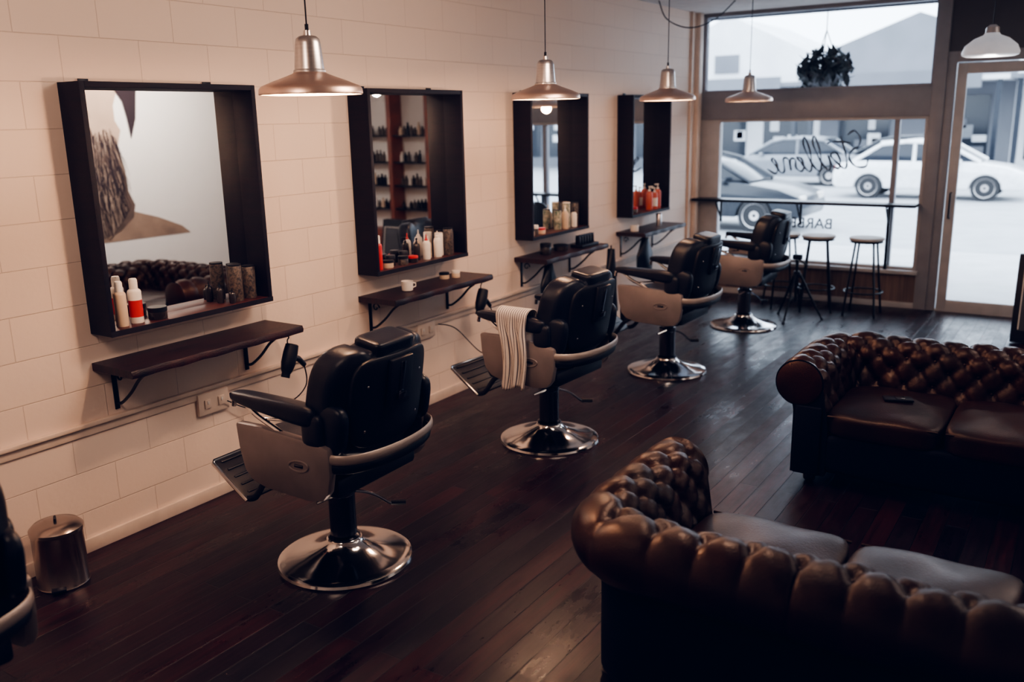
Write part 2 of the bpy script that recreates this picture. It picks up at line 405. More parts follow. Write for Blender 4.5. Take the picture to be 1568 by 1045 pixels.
# ------------------------------------------------------------------ barber chair
def make_chair():
    b = B()
    b.lathe([(.312, 0), (.316, .008), (.312, .02), (.300, .026), (.27, .030), (.20, .045), (.13, .072), (.088, .10), (.082, .112), (.0001, .112)], M_chrome, seg=56)
    b.lathe([(.074, .11), (.076, .125), (.07, .13), (.062, .135), (.062, .33), (.066, .335), (.066, .36), (.05, .365), (.05, .42)], M_darkchrome, seg=32)
    b.lathe([(.075, .10), (.078, .115), (.066, .125)], M_chrome, seg=32)
    b.tube(smooth_curve([(.02, .05, .33), (.06, .14, .29), (.10, .22, .22), (.11, .25, .21)], 5), .008, M_darkchrome)
    b.tube([(.10, .23, .215), (.15, .28, .21)], .013, M_blackp)
    b.tube([(.02, -.05, .35), (-.02, -.14, .33)], .008, M_chrome)
    b.box((0, 0, .43), (.30, .26, .05), M_blackp, .012)
    b.box((-.01, 0, .49), (.50, .53, .09), M_blackp, .02)
    prof = [(-.28, .735), (-.27, .62), (-.245, .52), (-.20, .475), (-.12, .455), (.13, .445), (.21, .46), (.245, .50), (.262, .58), (.262, .70), (.20, .715), (-.15, .738)]
    for s in (-1, 1):
        Mx = Matrix.Translation((0, s * .315 + .022, 0)) @ Matrix.Rotation(math.pi / 2, 4, 'X')
        b.prism(prof, .044, M_cream, Mx, .012)
        yy = s * .34
        pts = []
        for i in range(20):
            a = 2 * math.pi * i / 20; pts.append((.09 + .055 * math.cos(a) + .01 * math.sin(a), yy, .60 + .024 * math.sin(a)))
        b.tube(pts, .0045, M_cream, 6, closed=True)
        b.box((.09, s * .338, .60), (.05, .008, .014), M_darkchrome, .003)
        def fa(p):
            t = (p.x + .25) / .5
            p.z = p.z * (.55 + .75 * t); p.y *= (1.05 - .25 * abs(t - .4)); p.z -= .035 * t; return p
        b.pad((-.055, s * .31, .855), (.50, .09, .08), M_black, 4.5, 8, fa)
        b.tube([(-.26, s * .31, .84), (-.30, s * .31, .832), (-.305, s * .31, .80)], .012, M_chrome)
        b.tube(smooth_curve([(-.24, s * .31, .83), (-.17, s * .31, .78), (-.06, s * .31, .735), (.0, s * .31, .71)], 5), .012, M_chrome)
        b.pad((.17, s * .305, .76), (.12, .07, .16), M_black, 4, 6)
        b.tube([(-.16, s * .30, .76), (.02, s * .30, .78)], .007, M_chrome)
    b.pad((-.04, 0, .605), (.56, .55, .15), M_black, 5, 9, lambda p: Vector((p.x, p.y, p.z - (.02 if p.z > 0 else 0) * (1 - min(1, (p.y / .25) ** 2)))))
    Rb = Matrix.Rotation(rad(10), 4, 'Y'); DX = -.075
    def fb(p):
        t = p.z / .25
        w = 1.0 + .06 * math.cos((p.z + .06) * 6) - .14 * max(0, t - .35) ** 1.6
        y = p.y * w
        notch = -.022 * math.exp(-((abs(y) - .135) / .018) ** 2) * (1 if p.z > .12 else 0)
        return Vector((p.x - .95 * y * y, y, p.z + notch))
    b.pad((.345 + DX, 0, .862), (.17, .59, .49), M_black, 5.4, 21, fb, Rb)
    b.pad((.423 + DX, 0, .855), (.035, .48, .41), M_blackp, 5, 11, lambda p: Vector((p.x - .75 * p.y ** 2, p.y, p.z)), Rb)
    b.box((.456 + DX, 0, .93), (.025, .15, .22), M_blackp, .01, R=Rb)
    b.box((.472 + DX, 0, .945), (.006, .030, .15), M_darkchrome, .002, R=Rb)
    b.box((.470 + DX, 0, .975), (.010, .085, .010), M_iron, .003, R=Rb)
    b.box((.466 + DX, 0, .865), (.010, .05, .03), M_darkchrome, .003, R=Rb)
    b.pad((.383 + DX, 0, 1.083), (.15, .25, .085), M_black, 7.0, 9, None, Rb)
    for s in (-1, 1):
        for z in (.74, .94):
            Rr = Rb @ Matrix.Rotation(math.pi / 2, 4, 'Y')
            b.lathe([(.008, 0), (.008, .006), (.004, .009)], M_chrome, (.40 + (z - .8) * .176 + DX, s * .17, z), 12, Rr)
    pts = []
    for i in range(25):
        a = -math.pi / 2 + math.pi * i / 24
        pts.append((.20 + .19 * max(0, math.cos(a)) ** .6, .325 * math.sin(a), .655 - .01 * math.cos(a)))
    b.tube(pts, .022, M_band, 10, flat=.4)
    b.tube([(p[0] - .012, p[1] * .98, p[2] - .04) for p in pts], .025, M_blackp, 8, flat=.4)
    for s in (-1, 1):
        b.pad((.235, s * .280, .77), (.16, .07, .22), M_black, 3.5, 6, None, Rb)
    Rf = Matrix.Rotation(rad(34), 4, 'Y')
    b.box((-.54, 0, .345), (.27, .36, .018), M_blackp, .006, R=Rf)
    pts = [(-.43, -.185, .272), (-.645, -.185, .418), (-.655, -.17, .425), (-.655, .17, .425), (-.645, .185, .418), (-.43, .185, .272)]
    b.tube(pts, .009, M_chrome)
    for i in range(5):
        t = i / 4; b.box((-.625 + .17 * t, 0, .42 - .12 * t), (.012, .30, .006), M_iron, .002, R=Rf)
    for s in (-1, 1):
        b.tube(smooth_curve([(-.20, s * .16, .47), (-.30, s * .17, .40), (-.38, s * .17, .30), (-.44, s * .17, .275)], 5), .016, M_blackp, flat=.5)
        b.tube([(-.24, s * .12, .50), (-.36, s * .12, .36)], .008, M_chrome)
    b.pad((-.29, 0, .50), (.07, .46, .20), M_black, 4, 7)
    return b.finish('barber_chair')
CY = [2.80, 4.68, 6.53, 8.37]
chair = make_chair(); chair.location = (1.13, CY[0], 0); chair.rotation_euler = (0, 0, rad(1.5))
for y, r in ((CY[1], rad(-3)), (CY[2], rad(-1)), (CY[3], rad(2)), (.93, rad(-4))): copy_obj(chair, (1.13 if y > 1 else 1.10, y, 0), r)

def towel(name, m, loc, rz, width, drop1, drop2, r=.055):
    n, k = 40, 14; vs = []; fs = []; uvs = []
    L1 = drop1; arc = math.pi * r; tot = L1 + arc + drop2
    for i in range(n + 1):
        s = tot * i / n
        for j in range(k + 1):
            u = j / k - .5
            fold = .014 * math.sin(u * 17 + s * 5) + .006 * math.sin(u * 31 - s * 9)
            if s < L1: d = (L1 - s); y, z = -r, -d; amp = min(1, d / .12)
            elif s < L1 + arc: a = (s - L1) / r; y, z = -r * math.cos(a), .75 * r * math.sin(a); amp = 0.0
            else: d = s - L1 - arc; y, z = r, -d; amp = min(1, d / .12)
            x = u * width * (1 - .18 * amp) + .02 * amp * math.sin(s * 9)
            hem = .03 * u * amp if s < L1 else 0
            vs.append((x, y + (fold * amp) * (1 if y > 0 else -1), z + .01 * math.sin(u * 9) * amp + hem)); uvs.append((u + .5, s))
    for i in range(n):
        for j in range(k):
            a = i * (k + 1) + j; fs.append((a, a + 1, a + k + 2, a + k + 1))
    me = bpy.data.meshes.new(name); me.from_pydata(vs, [], fs); me.materials.append(m)
    uv = me.uv_layers.new(name='UVMap')
    for lp in me.loops: uv.data[lp.index].uv = uvs[lp.vertex_index]
    me.polygons.foreach_set('use_smooth', [True] * len(me.polygons))
    o = bpy.data.objects.new(name, me); o.location = loc; o.rotation_euler = (0, 0, rz); COL.objects.link(o)
    md = o.modifiers.new('thick', 'SOLIDIFY'); md.thickness = .006; md.offset = 1
    return o
towel('striped_towel', M_towel, (1.10, 4.368, .872), rad(-3), .22, .44, .10)
towel('grey_towel', M_towel2, (1.22, 3.115, .85), rad(2), .16, .06, .36, .062)

# ------------------------------------------------------------------ chesterfield sofa
def make_sofa(L, ncush):
    b = B(); D = .92; rc = .06; OUT = .27; xi = L / 2 - OUT; yb = D / 2 - OUT; yf = -D / 2
    arm = (yb - rc) - yf; arc = (rc + .1) * math.pi / 2; bl = 2 * (xi - rc); S = 2 * arm + 2 * arc + bl
    def path(s):
        if s < arm: return Vector((-xi, yf + s)), Vector((-1, 0)), 0.0
        s -= arm
        if s < arc:
            a = s / arc * math.pi / 2; nn = Vector((-math.cos(a), math.sin(a))); return Vector((-xi + rc, yb - rc)), nn, rc
        s -= arc
        if s < bl: return Vector((-xi + rc + s, yb)), Vector((0, 1)), 0.0
        s -= bl
        if s < arc:
            a = s / arc * math.pi / 2; nn = Vector((math.sin(a), math.cos(a))); return Vector((xi - rc, yb - rc)), nn, rc
        s -= arc
        return Vector((xi, yb - rc - s)), Vector((1, 0)), 0.0
    R, nc, zc = .13, .14, .582
    prof = []
    for z in (.07, .2, .30, .38, .425): prof.append((.165, z, 0.0, -.5))
    for i in range(32):
        a = rad(-76 + (266) * i / 31); prof.append((nc + R * math.cos(a), zc + R * math.sin(a), a, (a - math.pi / 2) * R))
    n0, z0, a0, w0 = prof[-1]
    for i in range(1, 14):
        t = i / 13; prof.append((n0 - .035 * t, z0 - (z0 - .34) * t, math.pi + .1, w0 + (z0 - .34) * t))
    prof.append((n0 - .03, .07, math.pi, 9))
    a_, b_ = .148, .165
    nper = max(1, round(S / a_)); a_ = S / nper
    def hh(s, w):
        if w > 5 or w < -.40: return .85, 0
        pl = abs(math.sin(math.pi * s / a_))
        if w >= 0:
            u = s / a_ + w / b_; v = s / a_ - w / b_
            su, sv = abs(math.sin(math.pi * u)), abs(math.sin(math.pi * v))
            crease = min(1, (su * sv)) ** .38
            pit = math.exp(-((su * su + sv * sv) / .30))
            return crease - .8 * pit, 1
        f = max(0, 1 + w / .36)
        pit = math.exp(-(2 * pl * pl) / .30 - (w / .035) ** 2)
        return pl ** .38 - .8 * pit, f
    def P(s, n, z, ang, w, lift=0):
        base, nn, r0 = path(min(max(s, 0), S)); h, f = hh(s, w)
        edge = max(0, min(1, s / .03, (S - s) / .03))
        wob = .006 * math.sin(s * 13.7 + w * 9) * math.sin(s * 5.1 - w * 21) * f + .0025 * math.sin(s * 67 + w * 31) * math.sin(w * 77 - s * 23) * f
        d = (.028 * (h - .85) + wob) * f * edge + lift
        n2 = n + d * math.cos(ang); z2 = z + d * math.sin(ang)
        q = base + nn * (r0 + n2); return (q.x, q.y, z2)
    ns = int(S / .009); np_ = len(prof); vs = []; fs = []
    for i in range(ns + 1):
        s = S * i / ns
        for (n, z, a, w) in prof: vs.append(P(s, n, z, a, w))
    fo, fi = [], []
    for i in range(ns):
        for j in range(np_ - 1):
            (fo if j < 6 else fi).append((i * np_ + j, i * np_ + j + 1, (i + 1) * np_ + j + 1, (i + 1) * np_ + j))
    fo.append(tuple(range(np_))); fo.append(tuple(reversed(range(ns * np_, (ns + 1) * np_))))
    b.mats += [M_leather, M_leathershade]
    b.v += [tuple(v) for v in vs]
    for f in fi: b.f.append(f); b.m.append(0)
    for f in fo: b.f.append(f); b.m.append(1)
    for j in range(0, 6):
        w = j * b_ / 2
        for k in range(0, nper + 1):
            s = (k + (0 if j % 2 == 0 else .5)) * a_
            if s < .05 or s > S - .05: continue
            best = min(prof, key=lambda p: abs(p[3] - w))
            if abs(best[3] - w) > .03: continue
            q = P(s, best[0], best[1], best[2], w, .006)
            b.pad(q, (.024, .024, .024), M_leather, 2, 2)
    for s_ in (-1, 1):
        cx = s_ * (xi + nc)
        Rx = Matrix.Rotation(math.pi / 2, 4, 'X')
        b.lathe([(.122, 0), (.122, .008), (.108, .016), (.05, .02), (.0001, .021)], M_leather, (cx, yf + .002, zc), 28, Rx)
        b.box((s_ * (xi + .08), yf - .006, .265), (.14, .02, .39), M_leathershade, .008)
    b.box((0, (yf + yb) / 2 + .02, .20), (2 * xi + .02, yb - yf - .04, .24), M_leathershade, .01)
    b.pad((0, yf + .04, .205), (2 * xi, .09, .23), M_leathershade, 8, 8)
    cw = 2 * xi / ncush
    for i in range(ncush):
        cx = -xi + cw * (i + .5)
        def fc(p): return Vector((p.x, p.y, p.z * (1 + .3 * max(0, 1 - (p.x / (cw * .5)) ** 2) * max(0, 1 - (p.y / .33) ** 2)) + .004 * math.sin(p.x * 21) * math.sin(p.y * 17) if p.z > 0 else p.z))
        b.pad((cx, (yf + yb) / 2 - .005, .37), (cw - .006, yb - yf + .03, .145), M_leather, 7, 13, fc)
        x0, x1, ya = cx - cw / 2 + .018, cx + cw / 2 - .018, yf + .0
        b.tube([(x0, ya, .417), (x1, ya, .417)], .006, M_leather, 6)
    for sx in (-1, 1):
        for yy in (yf + .09, D / 2 - .18):
            b.lathe([(.02, 0), (.032, .01), (.035, .03), (.028, .05), (.03, .075)], M_dkbottle, (sx * (L / 2 - .19), yy, 0), 16)
    return b.finish('chesterfield_sofa', ang=60)
sA = make_sofa(1.70, 2); sA.location = (3.305, 2.84, 0); sA.rotation_euler = (0, 0, math.pi)
sB = copy_obj(sA, (3.39, 5.21, 0), 0)
b = B(); b.box((0, 0, .006), (.15, .08, .012), M_blackp, .004); b.box((0.01, 0, .013), (.05, .06, .004), M_dkbottle, .001)
b.finish('leather_wallet', (3.12, 5.07, .467), rad(20))

# ------------------------------------------------------------------ pendants
def make_pendant(length):
    b = B(); ms = M_copper
    b.lathe([(.208, 0), (.213, .004), (.211, .024), (.200, .036), (.15, .056), (.10, .074), (.07, .086), (.064, .092)], ms, seg=56, cap=False)
    b.lathe([(.205, .002), (.206, .020), (.195, .034), (.145, .053), (.098, .070), (.06, .084), (.0001, .088)], M_shadein, seg=48, cap=False)
    b.lathe([(.066, .090), (.066, .098), (.061, .102), (.052, .205), (.048, .222), (.036, .232), (.016, .236), (.014, .255), (.0001, .257)], M_alu, seg=36, cap=False)
    b.tube([(.0, 0, .25), (0, 0, .28)], .008, M_iron)
    b.tube([(0, 0, .27), (0, 0, length - .02)], .0035, M_iron, 6)
    b.lathe([(.045, length - .025), (.045, length)], M_alu, seg=20)
    b.lathe([(.0001, .012), (.02, .018), (.03, .036), (.026, .056), (.014, .075), (.014, .088)], M_bulb, seg=16)
    return b.finish('pendant_lamp')
def lamp_light(loc, P, col=(1, .60, .37)):
    l = bpy.data.lights.new('pendant_bulb_light', 'POINT'); l.energy = P; l.color = col; l.shadow_soft_size = .05
    o = bpy.data.objects.new('bulb_light', l); o.location = loc; COL.objects.link(o); return o
zr = 2.115
pen = make_pendant(H - zr); PX = [(1.13, 2.79), (.98, 4.93), (1.05, 6.62), (1.10, 8.35)]
for i, (x, y) in enumerate(PX):
    o = pen if i == 0 else copy_obj(pen, (0, 0, 0)); o.location = (x, y, zr)
    l = lamp_light((0, 0, -.012), (46, 38, 30, 8)[i]); l.parent = o
b = B(); ln = H - 2.40
b.lathe([(.0001, -.01), (.17, -.01), (.195, 0), (.20, .02), (.18, .07), (.12, .12), (.06, .145), (.05, .16)], M_opal, seg=40, cap=False)
b.lathe([(.05, .155), (.045, .20), (.02, .22), (.0001, .22)], M_alu, seg=24, cap=False)
b.tube([(0, 0, .21), (0, 0, ln - .02)], .0035, M_iron, 6); b.lathe([(.045, ln - .025), (.045, ln)], M_alu, seg=20)
p5 = b.finish('opal_pendant_lamp', (3.09, 7.96, 2.40)); l = lamp_light((0, 0, -.07), 8, (1, .92, .85)); l.parent = p5
b = B(); b.tube(smooth_curve([(.14, 8.46, H), (.25, 8.40, 2.90), (.50, 8.35, 2.80), (.65, 8.6, 2.88), (.72, 8.96, H)], 8), .006, M_iron, 6)
b.finish('swag_cable')

def added_fill_light(x, y, sx, sy, P, col, tilt=0):  # unseen fill lights added to brighten the room; their housings are invented
    b = B(); R = Matrix.Rotation(rad(tilt), 4, 'Y')
    b.box((0, 0, -.03), (.10, .10, .06), M_wht, .01); b.tube([(0, 0, -.03), (0, 0, -.14)], .012, M_wht)
    c = Vector((0, 0, -.17)); b.box(c, (sx + .06, sy + .06, .05), M_wht, .008, R=R)
    b.box(c + R @ Vector((0, 0, -.027)), (sx, sy, .006), M_shadein, .001, R=R)
    o = b.finish('added_fill_panel', (x, y, H))
    l = bpy.data.lights.new('fill_area_light', 'AREA'); l.shape = 'RECTANGLE'; l.size = sx; l.size_y = sy; l.energy = P; l.color = col
    lo = bpy.data.objects.new('fill_area_light', l); lo.location = c + R @ Vector((0, 0, -.034)); lo.rotation_euler = (0, rad(tilt), 0); lo.parent = o; COL.objects.link(lo)
added_fill_light(2.5, 3.9, .45, 1.2, 42, (1, .74, .57), 36)
added_fill_light(4.7, 6.4, .4, 1.8, 80, (1, .90, .82), -52)
added_fill_light(1.9, .5, .35, 1.0, 36, (1, .70, .52), 62)

# ------------------------------------------------------------------ products
def bottle(name, kind, h, r, m, mcap, loc, mlab=None):
    b = B()
    if kind == 'spray':
        b.lathe([(r * .96, 0), (r, .004), (r, h * .70), (r * .9, h * .74), (r * .5, h * .78), (r * .42, h * .79)], m, seg=24)
        b.lathe([(r * .62, h * .76), (r * .62, h * .96), (r * .5, h), (.0001, h)], mcap, seg=20)
    elif kind == 'squeeze':
        b.lathe([(r * .95, 0), (r, .005), (r, h * .62), (r * .85, h * .70), (r * .4, h * .76)], m, seg=24)
        b.lathe([(r * .45, h * .75), (r * .45, h * .80), (r * .2, h * .84), (r * .12, h), (.0001, h)], mcap, seg=16)
    elif kind == 'pump':
        b.lathe([(r * .95, 0), (r, .005), (r, h * .66), (r * .8, h * .74), (r * .35, h * .78)], m, seg=24)
        b.lathe([(r * .38, h * .77), (r * .38, h * .84), (.005, h * .85), (.005, h * .96)], mcap, seg=16)
        b.box((0, -r * .4, h * .97), (.014, r * 1.3, .012), mcap, .003)
    elif kind == 'jar':
        b.lathe([(r * .95, 0), (r, .004), (r, h * .62), (r * .95, h * .66)], m, seg=24)
        b.lathe([(r * 1.03, h * .66), (r * 1.03, h * .97), (r * .98, h), (.0001, h)], mcap, seg=24)
    elif kind == 'can':
        b.lathe([(r * .96, 0), (r, .004), (r, h * .93), (r * .94, h * .95)], m, seg=24)
        b.lathe([(r * .98, h * .95), (r * .98, h * .99), (.0001, h)], mcap, seg=24)
    if mlab: b.lathe([(r * 1.012, h * .14), (r * 1.012, h * .52)], mlab, seg=24, cap=False)
    return b.finish(name, loc, random.uniform(0, 6))
LZ = 1.0815
bottle('spray_bottle', 'spray', .215, .029, M_beige, M_wht, (.095, 2.475, LZ))
bottle('hairspray_can', 'spray', .215, .032, M_wht, M_wht, (.085, 2.56, LZ), M_red)
bottle('pomade_jar', 'jar', .06, .045, M_dkbottle, M_blackp, (.10, 2.665, LZ))
bottle('product_canister', 'can', .20, .036, M_dlab, M_blackp, (.09, 3.165, LZ))
bottle('product_canister', 'can', .18, .034, M_dlab, M_blackp, (.08, 3.265, LZ))
bottle('oil_bottle', 'squeeze', .11, .018, M_dkbottle, M_blackp, (.06, 3.08, LZ))
bottle('oil_bottle', 'squeeze', .08, .018, M_dkbottle, M_blackp, (.12, 3.11, LZ))
bottle('hairspray_can', 'spray', .22, .027, M_red, M_wht, (.10, 4.30, LZ))
bottle('pomade_jar', 'jar', .05, .036, M_beige, M_blackp, (.10, 4.39, LZ)); bottle('pomade_jar', 'jar', .07, .032, M_dkbottle, M_blackp, (.06, 4.46, LZ))
bottle('pomade_jar', 'jar', .06, .034, M_dlab, M_blackp, (.11, 4.53, LZ)); bottle('pomade_jar', 'jar', .045, .036, M_dkbottle, M_red, (.10, 4.64, LZ))
bottle('pomade_jar', 'jar', .08, .030, M_dkbottle, M_blackp, (.055, 4.60, LZ))
for i, (k, h, r, m, mc) in enumerate([('pump', .15, .024, M_dkbottle, M_blackp), ('squeeze', .17, .026, M_wht, M_red), ('squeeze', .15, .024, M_beige, M_wht), ('squeeze', .18, .028, M_wht, M_wht), ('can', .16, .03, M_wht, M_wht), ('can', .19, .034, M_dlab, M_blackp), ('can', .16, .030, M_dlab, M_blackp)]):
    bottle('shampoo_bottle' if k != 'can' else 'product_canister', k, h, r, m, mc, (.10 if i % 2 else .065, 4.73 + i * .062, LZ))
bottle('pomade_jar', 'jar', .06, .03, M_beige, M_blackp, (.10, 6.14, LZ)); bottle('pomade_jar', 'jar', .08, .028, M_dlab, M_wht, (.09, 6.22, LZ)); bottle('pomade_jar', 'jar', .05, .03, M_beige, M_red, (.10, 6.31, LZ))
for i, (k, h, r, m, mc) in enumerate([('can', .17, .032, M_green, M_blackp), ('squeeze', .20, .03, M_beige, M_wht), ('can', .22, .034, M_green, M_wht), ('squeeze', .17, .028, M_wht, M_blackp), ('can', .21, .034, M_dlab, M_blackp)]):
    bottle('shampoo_bottle' if k != 'can' else 'product_canister', k, h, r, m, mc, (.10 if i % 2 else .07, 6.62 + i * .075, LZ))
bottle('shampoo_bottle', 'pump', .24, .036, M_orange, M_wht, (.09, 8.42, LZ)); bottle('shampoo_bottle', 'pump', .22, .034, M_orange, M_wht, (.10, 8.52, LZ), M_wht); bottle('shampoo_bottle', 'pump', .25, .036, M_orange, M_wht, (.09, 8.62, LZ))
bottle('oil_bottle', 'squeeze', .12, .02, M_wht, M_red, (.09, 7.97, LZ)); bottle('pomade_jar', 'jar', .06, .03, M_dlab, M_red, (.09, 8.08, LZ))
SZ = .9165
b = B(); b.lathe([(.028, 0), (.036, .004), (.04, .065), (.038, .065), (.033, .008), (.0001, .008)], M_wht, seg=24)
b.tube([(.038, 0, .05), (.058, 0, .045), (.058, 0, .025), (.036, 0, .018)], .004, M_wht, 6); b.finish('coffee_cup', (.16, 4.50, SZ), 1)
bottle('pomade_jar', 'jar', .045, .035, M_beige, M_blackp, (.10, 4.98, SZ)); bottle('pomade_jar', 'jar', .05, .03, M_beige, M_wht, (.14, 5.06, SZ))
bottle('pomade_jar', 'jar', .09, .045, M_dkbottle, M_blackp, (.14, 6.30, SZ)); bottle('pomade_jar', 'jar', .05, .06, M_dkbottle, M_blackp, (.14, 6.55, SZ))
b = B(); b.box((0, 0, .012), (.12, .30, .024), M_blackp, .004)
for i in range(6):
    b.box((0, -.12 + i * .048, .055), (.045, .032, .075), M_blackp, .010); b.box((0, -.12 + i * .048, .097), (.036, .028, .012), M_darkchrome, .002)
b.finish('hair_clipper_rack', (.19, 6.88, SZ))
bottle('pomade_jar', 'jar', .06, .04, M_wht, M_wht, (.14, 7.98, SZ))
bottle('product_canister', 'can', .12, .03, M_alu, M_blackp, (.14, 8.55, SZ))

def dryer(loc, cord):
    b = B()
    Ry = Matrix.Rotation(rad(158), 4, 'X')
    b.lathe([(.028, -.09), (.036, -.085), (.040, -.04), (.040, .02), (.032, .06), (.024, .075), (.024, .10), (.020, .10), (.020, .08), (.0001, .08)], M_blackp, (0, 0, -.02), 24, Ry)
    b.tube([(0, .02, -.01), (0, .07, -.03), (0, .11, -.075)], [.018, .017, .014], M_blackp, 12)
    b.tube(smooth_curve([(-.0, 0, .06), (0, 0, .09), (0, .012, .105), (0, .0, .118)], 5), .004, M_iron, 6)
    b.tube(smooth_curve(cord, 8), .004, M_iron, 6)
    return b.finish('hair_dryer', loc)
dryer((.27, 3.33, .755), [(0, .11, -.075), (-.01, .12, -.20), (-.10, .06, -.30), (-.20, -.12, -.30), (-.225, -.26, -.22)])
dryer((.27, 5.18, .755), [(0, .11, -.075), (.06, .14, -.32), (-.02, .04, -.42), (-.16, -.10, -.22), (-.225, -.22, -.17)])
def cape(loc, w, h):
    b = B(); vs = []; fs = []; n, k = 16, 20
    for i in range(n + 1):
        t = i / n
        for j in range(k + 1):
            a = 2 * math.pi * j / k; ww = w * (.25 + .75 * min(1, t * 2.2)) / 2; q = 1 + .22 * math.sin(a * 4 + t * 2) * t
            vs.append((.035 * math.sin(a) * q * (1 + t * .5), ww * math.cos(a) * q, -h * t))
    for i in range(n):
        for j in range(k): a = i * (k + 1) + j; fs.append((a, a + 1, a + k + 2, a + k + 1))
    b.add(vs, fs, M_black); b.tube([(0, 0, .03), (0, 0, -.01)], .006, M_iron)
    return b.finish('barber_cape', loc, ang=80)
cape((.37, 7.03, .88), .16, .55); cape((.22, 8.05, .845), .30, .34); cape((.20, 6.25, .845), .22, .34)

# bin
b = B()
b.lathe([(.108, 0), (.111, .006), (.108, .012), (.108, .245), (.111, .25), (.111, .26)], M_steel, seg=40)
b.lathe([(.113, .26), (.113, .272), (.095, .29), (.05, .300), (.0001, .302)], M_steel, seg=40, cap=False)
b.tube([(-.02, 0, .298), (-.02, 0, .312), (.02, 0, .312), (.02, 0, .298)], .006, M_blackp, 8)
b.box((.112, -.02, .02), (.05, .06, .012), M_blackp, .004); b.box((-.114, 0, .26), (.02, .05, .03), M_blackp, .004)
b.finish('pedal_bin', (.18, 1.97, 0), rad(-30))

# ------------------------------------------------------------------ bar stools, tripod, sign
b = B()
b.lathe([(.15, .755), (.165, .76), (.168, .775), (.16, .785), (.0001, .787)], M_seatw, seg=28)
b.lathe([(.15, .735), (.155, .735), (.155, .757), (.15, .757)], M_iron, seg=28)
for i in range(4):
    a = math.pi / 4 + i * math.pi / 2; c, s = math.cos(a), math.sin(a)
    b.tube([(.12 * c, .12 * s, .74), (.215 * c, .215 * s, .0)], .011, M_iron)
pts = [(.185 * math.cos(i * math.pi / 12), .185 * math.sin(i * math.pi / 12), .24) for i in range(24)]
b.tube(pts, .008, M_iron, 6, closed=True)
st = b.finish('bar_stool', (2.0, 9.42, 0)); copy_obj(st, (1.53, 9.42, 0), .3); copy_obj(st, (1.17, 9.44, 0), .6)

b = B()
for i in range(3):
    a = .4 + i * 2 * math.pi / 3; c, s = math.cos(a), math.sin(a)
    b.tube([(.03 * c, .03 * s, .46), (.15 * c, .15 * s, .22), (.26 * c, .26 * s, .012)], [.014, .012, .009], M_iron)
    b.tube([(.01 * c, .01 * s, .22), (.15 * c, .15 * s, .22)], .006, M_iron, 6); b.pad((.262 * c, .262 * s, .012), (.03, .03, .024), M_blackp, 2, 3)
b.tube([(0, 0, .18), (0, 0, .60)], .015, M_iron); b.lathe([(.03, .43), (.035, .44), (.035, .48), (.028, .49)], M_blackp)
b.box((0, 0, .63), (.09, .06, .05), M_blackp, .01); b.tube([(0, 0, .62), (.12, -.08, .56)], .008, M_blackp)
b.finish('camera_tripod', (1.48, 8.87, 0))

b = B(); R1 = Matrix.Rotation(rad(-9), 4, 'X'); R2 = Matrix.Rotation(rad(9), 4, 'X')
for R, s in ((R1, -1), (R2, 1)):
    b.box((0, s * .08, .385), (.56, .025, .77), M_blackp, .005, R=R); b.box((0, s * .098, .40), (.44, .006, .58), M_dkpanel, .001, R=R)
b.box((-.225, -.105, .40), (.008, .01, .56), M_wht, R=R1); b.box((.225, -.105, .40), (.008, .01, .56), M_wht, R=R1)
b.box((0, -.064, .67), (.44, .01, .008), M_wht, R=R1)
b.box((0, 0, .76), (.5, .04, .02), M_iron, .004)
b.finish('sandwich_board', (3.66, 8.95, .004))

# ------------------------------------------------------------------ display shelf by the door, mural opposite
b = B(); x0, x1 = 3.78, 5.10; y0, y1 = 9.70, FY - .003
for x in (x0, (x0 + x1) / 2, x1): b.bx(x - .035, x + .035, y0, y1, 0, 2.55, M_redwood, .004)
b.bx(x0 - .04, x1 + .04, y0 - .02, y1, 2.50, 2.60, M_redwood, .006); b.bx(x0, x1, y0, y1, .40, .52, M_redwood, .004)
b.bx(x0, x1, y0 + .01, y1, 0, .40, M_redwood, .004)
for z in (.80, 1.12, 1.44, 1.80):
    b.bx(x0 + .035, x1 - .035, y0 + .03, y1, z, z + .02, M_iron)
    x = x0 + .08
    while x < x1 - .08:
        if abs(x - (x0 + x1) / 2) > .07 and random.random() > .06:
            h = random.uniform(.09, .18); r = random.uniform(.022, .030); m = random.choice([M_dkbottle, M_dlab, M_dlab, M_beige, M_wht, M_blackp])
            b.lathe([(r, 0), (r, h * .65), (r * .5, h * .75), (r * .5, h), (.0001, h)], m, (x, y0 + .10, z + .021), 12)
        x += .064
b.finish('product_display_shelf')

def flat(b, pts, m, dx):
    vs = [(W - dx, y, z) for y, z in pts]; b.add(vs, [tuple(range(len(vs)))], m)
b = B()
flat(b, [(5.3, .67), (7.5, .66), (7.38, .76), (7.05, .90), (6.72, 1.0), (6.3, 1.12), (5.3, 1.2)], M_shirt, .004)
flat(b, [(5.3, 2.95), (6.68, 2.95), (6.70, 2.5), (6.60, 2.25), (6.60, 2.08), (6.66, 1.97), (6.58, 1.72), (5.3, 1.5)], M_skin, .006)
flat(b, [(6.18, 2.2), (6.24, 2.0), (6.34, 1.85), (6.46, 1.80), (6.54, 1.86), (6.60, 1.78), (6.66, 1.5), (6.67, 1.25), (6.74, 1.08), (6.70, .93), (6.5, .78), (6.3, .72), (5.8, .74), (5.4, 1.0), (5.4, 2.5), (6.0, 2.9), (6.16, 2.9)], M_hair, .008)
flat(b, [(6.60, 2.95), (6.92, 2.95), (6.93, 2.45), (6.88, 2.1), (6.79, 1.86), (6.76, 2.1), (6.72, 2.3), (6.62, 2.45)], M_hairdk, .010)
rh = random.Random(11)
